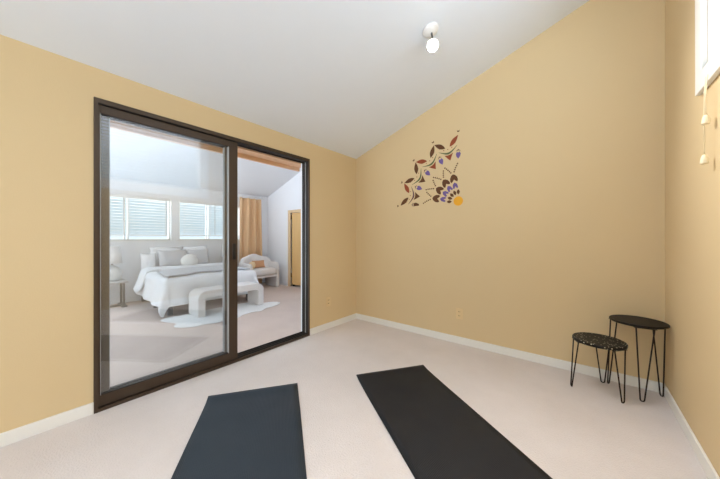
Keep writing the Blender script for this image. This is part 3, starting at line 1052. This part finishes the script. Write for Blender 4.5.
def back_pt(u, v):
    t = (u - 0.5) * 2
    an = t * 1.42
    cxx, cyy = -0.02 - 0.22 * math.cos(an), 0.345 * math.sin(an)
    top = 0.66 + 0.075 * math.cos(t * PI / 2) - 0.10 * abs(t) ** 3 + 0.018 * math.cos(t * PI * 2.5)
    zc_, hz = (top + 0.33) / 2, (top - 0.33) / 2
    a2 = 2 * PI * v
    w = 0.075
    e = max(0.05, (1 - abs(t) ** 10)) ** 0.5
    nrm = Vector((-math.cos(an), math.sin(an), 0))
    def q(c):
        return math.copysign(abs(c) ** 0.7, c)
    return Vector((cxx, cyy, zc_)) + nrm * (w * q(math.cos(a2)) * e) + Vector((0, 0, hz * q(math.sin(a2)) * (0.7 + 0.3 * e)))


MB().grid(back_pt, 40, 20).build('backrest', 'boucle', ac, smooth=True)
for sg in (-1, 1):
    def leg_pt(u, v, sg=sg):
        return Vector((0, 0, 0))
    y0, y1 = sorted((sg * 0.285, sg * 0.365))
    lg = MB()
    pts = [(-0.22, 0.0), (0.27, 0.0), (0.27, 0.46), (0.25, 0.53), (0.20, 0.565), (-0.22, 0.57)]
    mxl = Matrix(((1, 0, 0, 0), (0, 0, 1, 0), (0, 1, 0, 0), (0, 0, 0, 1)))
    lg.prism(pts, y0, y1, mx=mxl).build('side_panel', 'boucle', ac, bevel=0.022, seg=3)

o = MB().pillow(0.30, 0.17, 0.10, Matrix.Identity(4), seed=31, wob=0.01).build('lumbar_cushion', 'tan_cushion', smooth=True)
o.matrix_world = lean(-5.60, 3.31, 0.535, 0, 0.30)
tag(o, 'tan rectangular lumbar cushion on the white armchair', 'cushion')
o = MB().soft_box(0, 0, 0, 0.12, 0.14, 0.15, 2.4, 14, 0.16, 9).build('knot_cushion', 'cream_cushion', smooth=True, loc=(-5.52, 3.11, 0.527))
tag(o, 'small cream knotted cushion beside the tan cushion on the armchair', 'cushion')

# ------------------------------------------------------------------ daylight
wd = bpy.data.worlds.new('sky')
sc.world = wd
wd.use_nodes = True
nt = wd.node_tree
bg = nt.nodes['Background']
tc = nt.nodes.new('ShaderNodeTexCoord')
sepx = nt.nodes.new('ShaderNodeSeparateXYZ')
nt.links.new(tc.outputs['Generated'], sepx.inputs[0])
rp = nt.nodes.new('ShaderNodeValToRGB')
mr = nt.nodes.new('ShaderNodeMapRange')
mr.inputs['From Min'].default_value = -1
mr.inputs['From Max'].default_value = 1
nt.links.new(sepx.outputs['Z'], mr.inputs['Value'])
nt.links.new(mr.outputs['Result'], rp.inputs['Fac'])
el = rp.color_ramp.elements
while len(el) > 1:
    el.remove(el[-1])
el[0].position, el[0].color = 0.0, (0.70, 0.77, 0.84, 1)
for dg, v in ((-15, 0.62), (-6, 0.40), (-1.0, 0.20), (1.0, 0.086), (12, 0.10), (18, 0.31), (32, 0.43), (50, 0.95), (90, 1.0)):
    e = el.new(0.5 + 0.5 * math.sin(math.radians(dg)))
    e.color = (v * 0.86, v * 0.955, v * 1.07, 1) if dg not in (1.0, 12) else (v * 0.74, v * 0.96, v * 1.08, 1)
nt.links.new(rp.outputs['Color'], bg.inputs['Color'])
bg.inputs['Strength'].default_value = 9.0


def portal(name, loc, rot, sx, sy):
    l = bpy.data.lights.new(name, 'AREA')
    l.shape = 'RECTANGLE'
    l.size, l.size_y = sx, sy
    l.cycles.is_portal = True
    o = bpy.data.objects.new(name, l)
    COL.objects.link(o)
    o.location = loc
    o.rotation_euler = rot
    return o


portal('window_portal', (XR + 0.125, oy1, (W1[2] + W1[3]) / 2), (0, PI / 2, 0), W1[3] - W1[2], W1[1] - W1[0])
portal('window_portal', (XR + 0.125, (W6[0] + W6[1]) / 2, (W6[2] + W6[3]) / 2), (0, PI / 2, 0), W6[3] - W6[2], W6[1] - W6[0])
portal('window_portal', (BX0 - 0.125, (W2[0] + W2[1]) / 2, (W2[2] + W2[3]) / 2), (0, -PI / 2, 0), W2[3] - W2[2], W2[1] - W2[0])
portal('window_portal', (BX0 - 0.125, (W3[0] + W3[1]) / 2, (W3[2] + W3[3]) / 2), (0, -PI / 2, 0), W3[3] - W3[2], W3[1] - W3[0])
portal('window_portal', ((W4[0] + W4[1]) / 2, YF - 0.105, (W4[2] + W4[3]) / 2), (PI / 2, 0, 0), W4[1] - W4[0], W4[3] - W4[2])
portal('window_portal', ((W5[0] + W5[1]) / 2, BY0 - 0.105, (W5[2] + W5[3]) / 2), (PI / 2, 0, 0), W5[1] - W5[0], W5[3] - W5[2])

# the lit spotlight
sl = bpy.data.lights.new('spot_beam', 'SPOT')
sl.energy = 150
sl.spot_size = math.radians(140)
sl.spot_blend = 1.0
sl.shadow_soft_size = 0.03
sl.color = (1.0, 0.975, 0.95)
so = bpy.data.objects.new('spot_beam', sl)
COL.objects.link(so)
so.location = Vector((lx, ly, cz)) + hp + aim * 0.06
so.rotation_euler = aim.to_track_quat('-Z', 'Y').to_euler()

# ------------------------------------------------------------------ camera
cam = bpy.data.cameras.new('camera')
cam.sensor_fit = 'HORIZONTAL'
cam.sensor_width = 36.0
cam.lens = 272.0 / 720.0 * 36.0
cam.shift_y = -2.0 / 720.0
cam.clip_start = 0.02
co = bpy.data.objects.new('camera', cam)
COL.objects.link(co)
co.location = (0, 0, CAM_H)
co.rotation_euler = (PI / 2, 0, math.atan(220.0 / 272.0))
sc.camera = co

vs = sc.view_settings
vs.view_transform = 'Standard'
vs.look = 'None'
vs.gamma = 1.0
vs.use_curve_mapping = False
vs.exposure = 0.22
cy = sc.cycles
cy.max_bounces = 12
cy.diffuse_bounces = 8
cy.glossy_bounces = 6
cy.transparent_max_bounces = 24
cy.use_denoising = True
cy.sample_clamp_indirect = 8.0
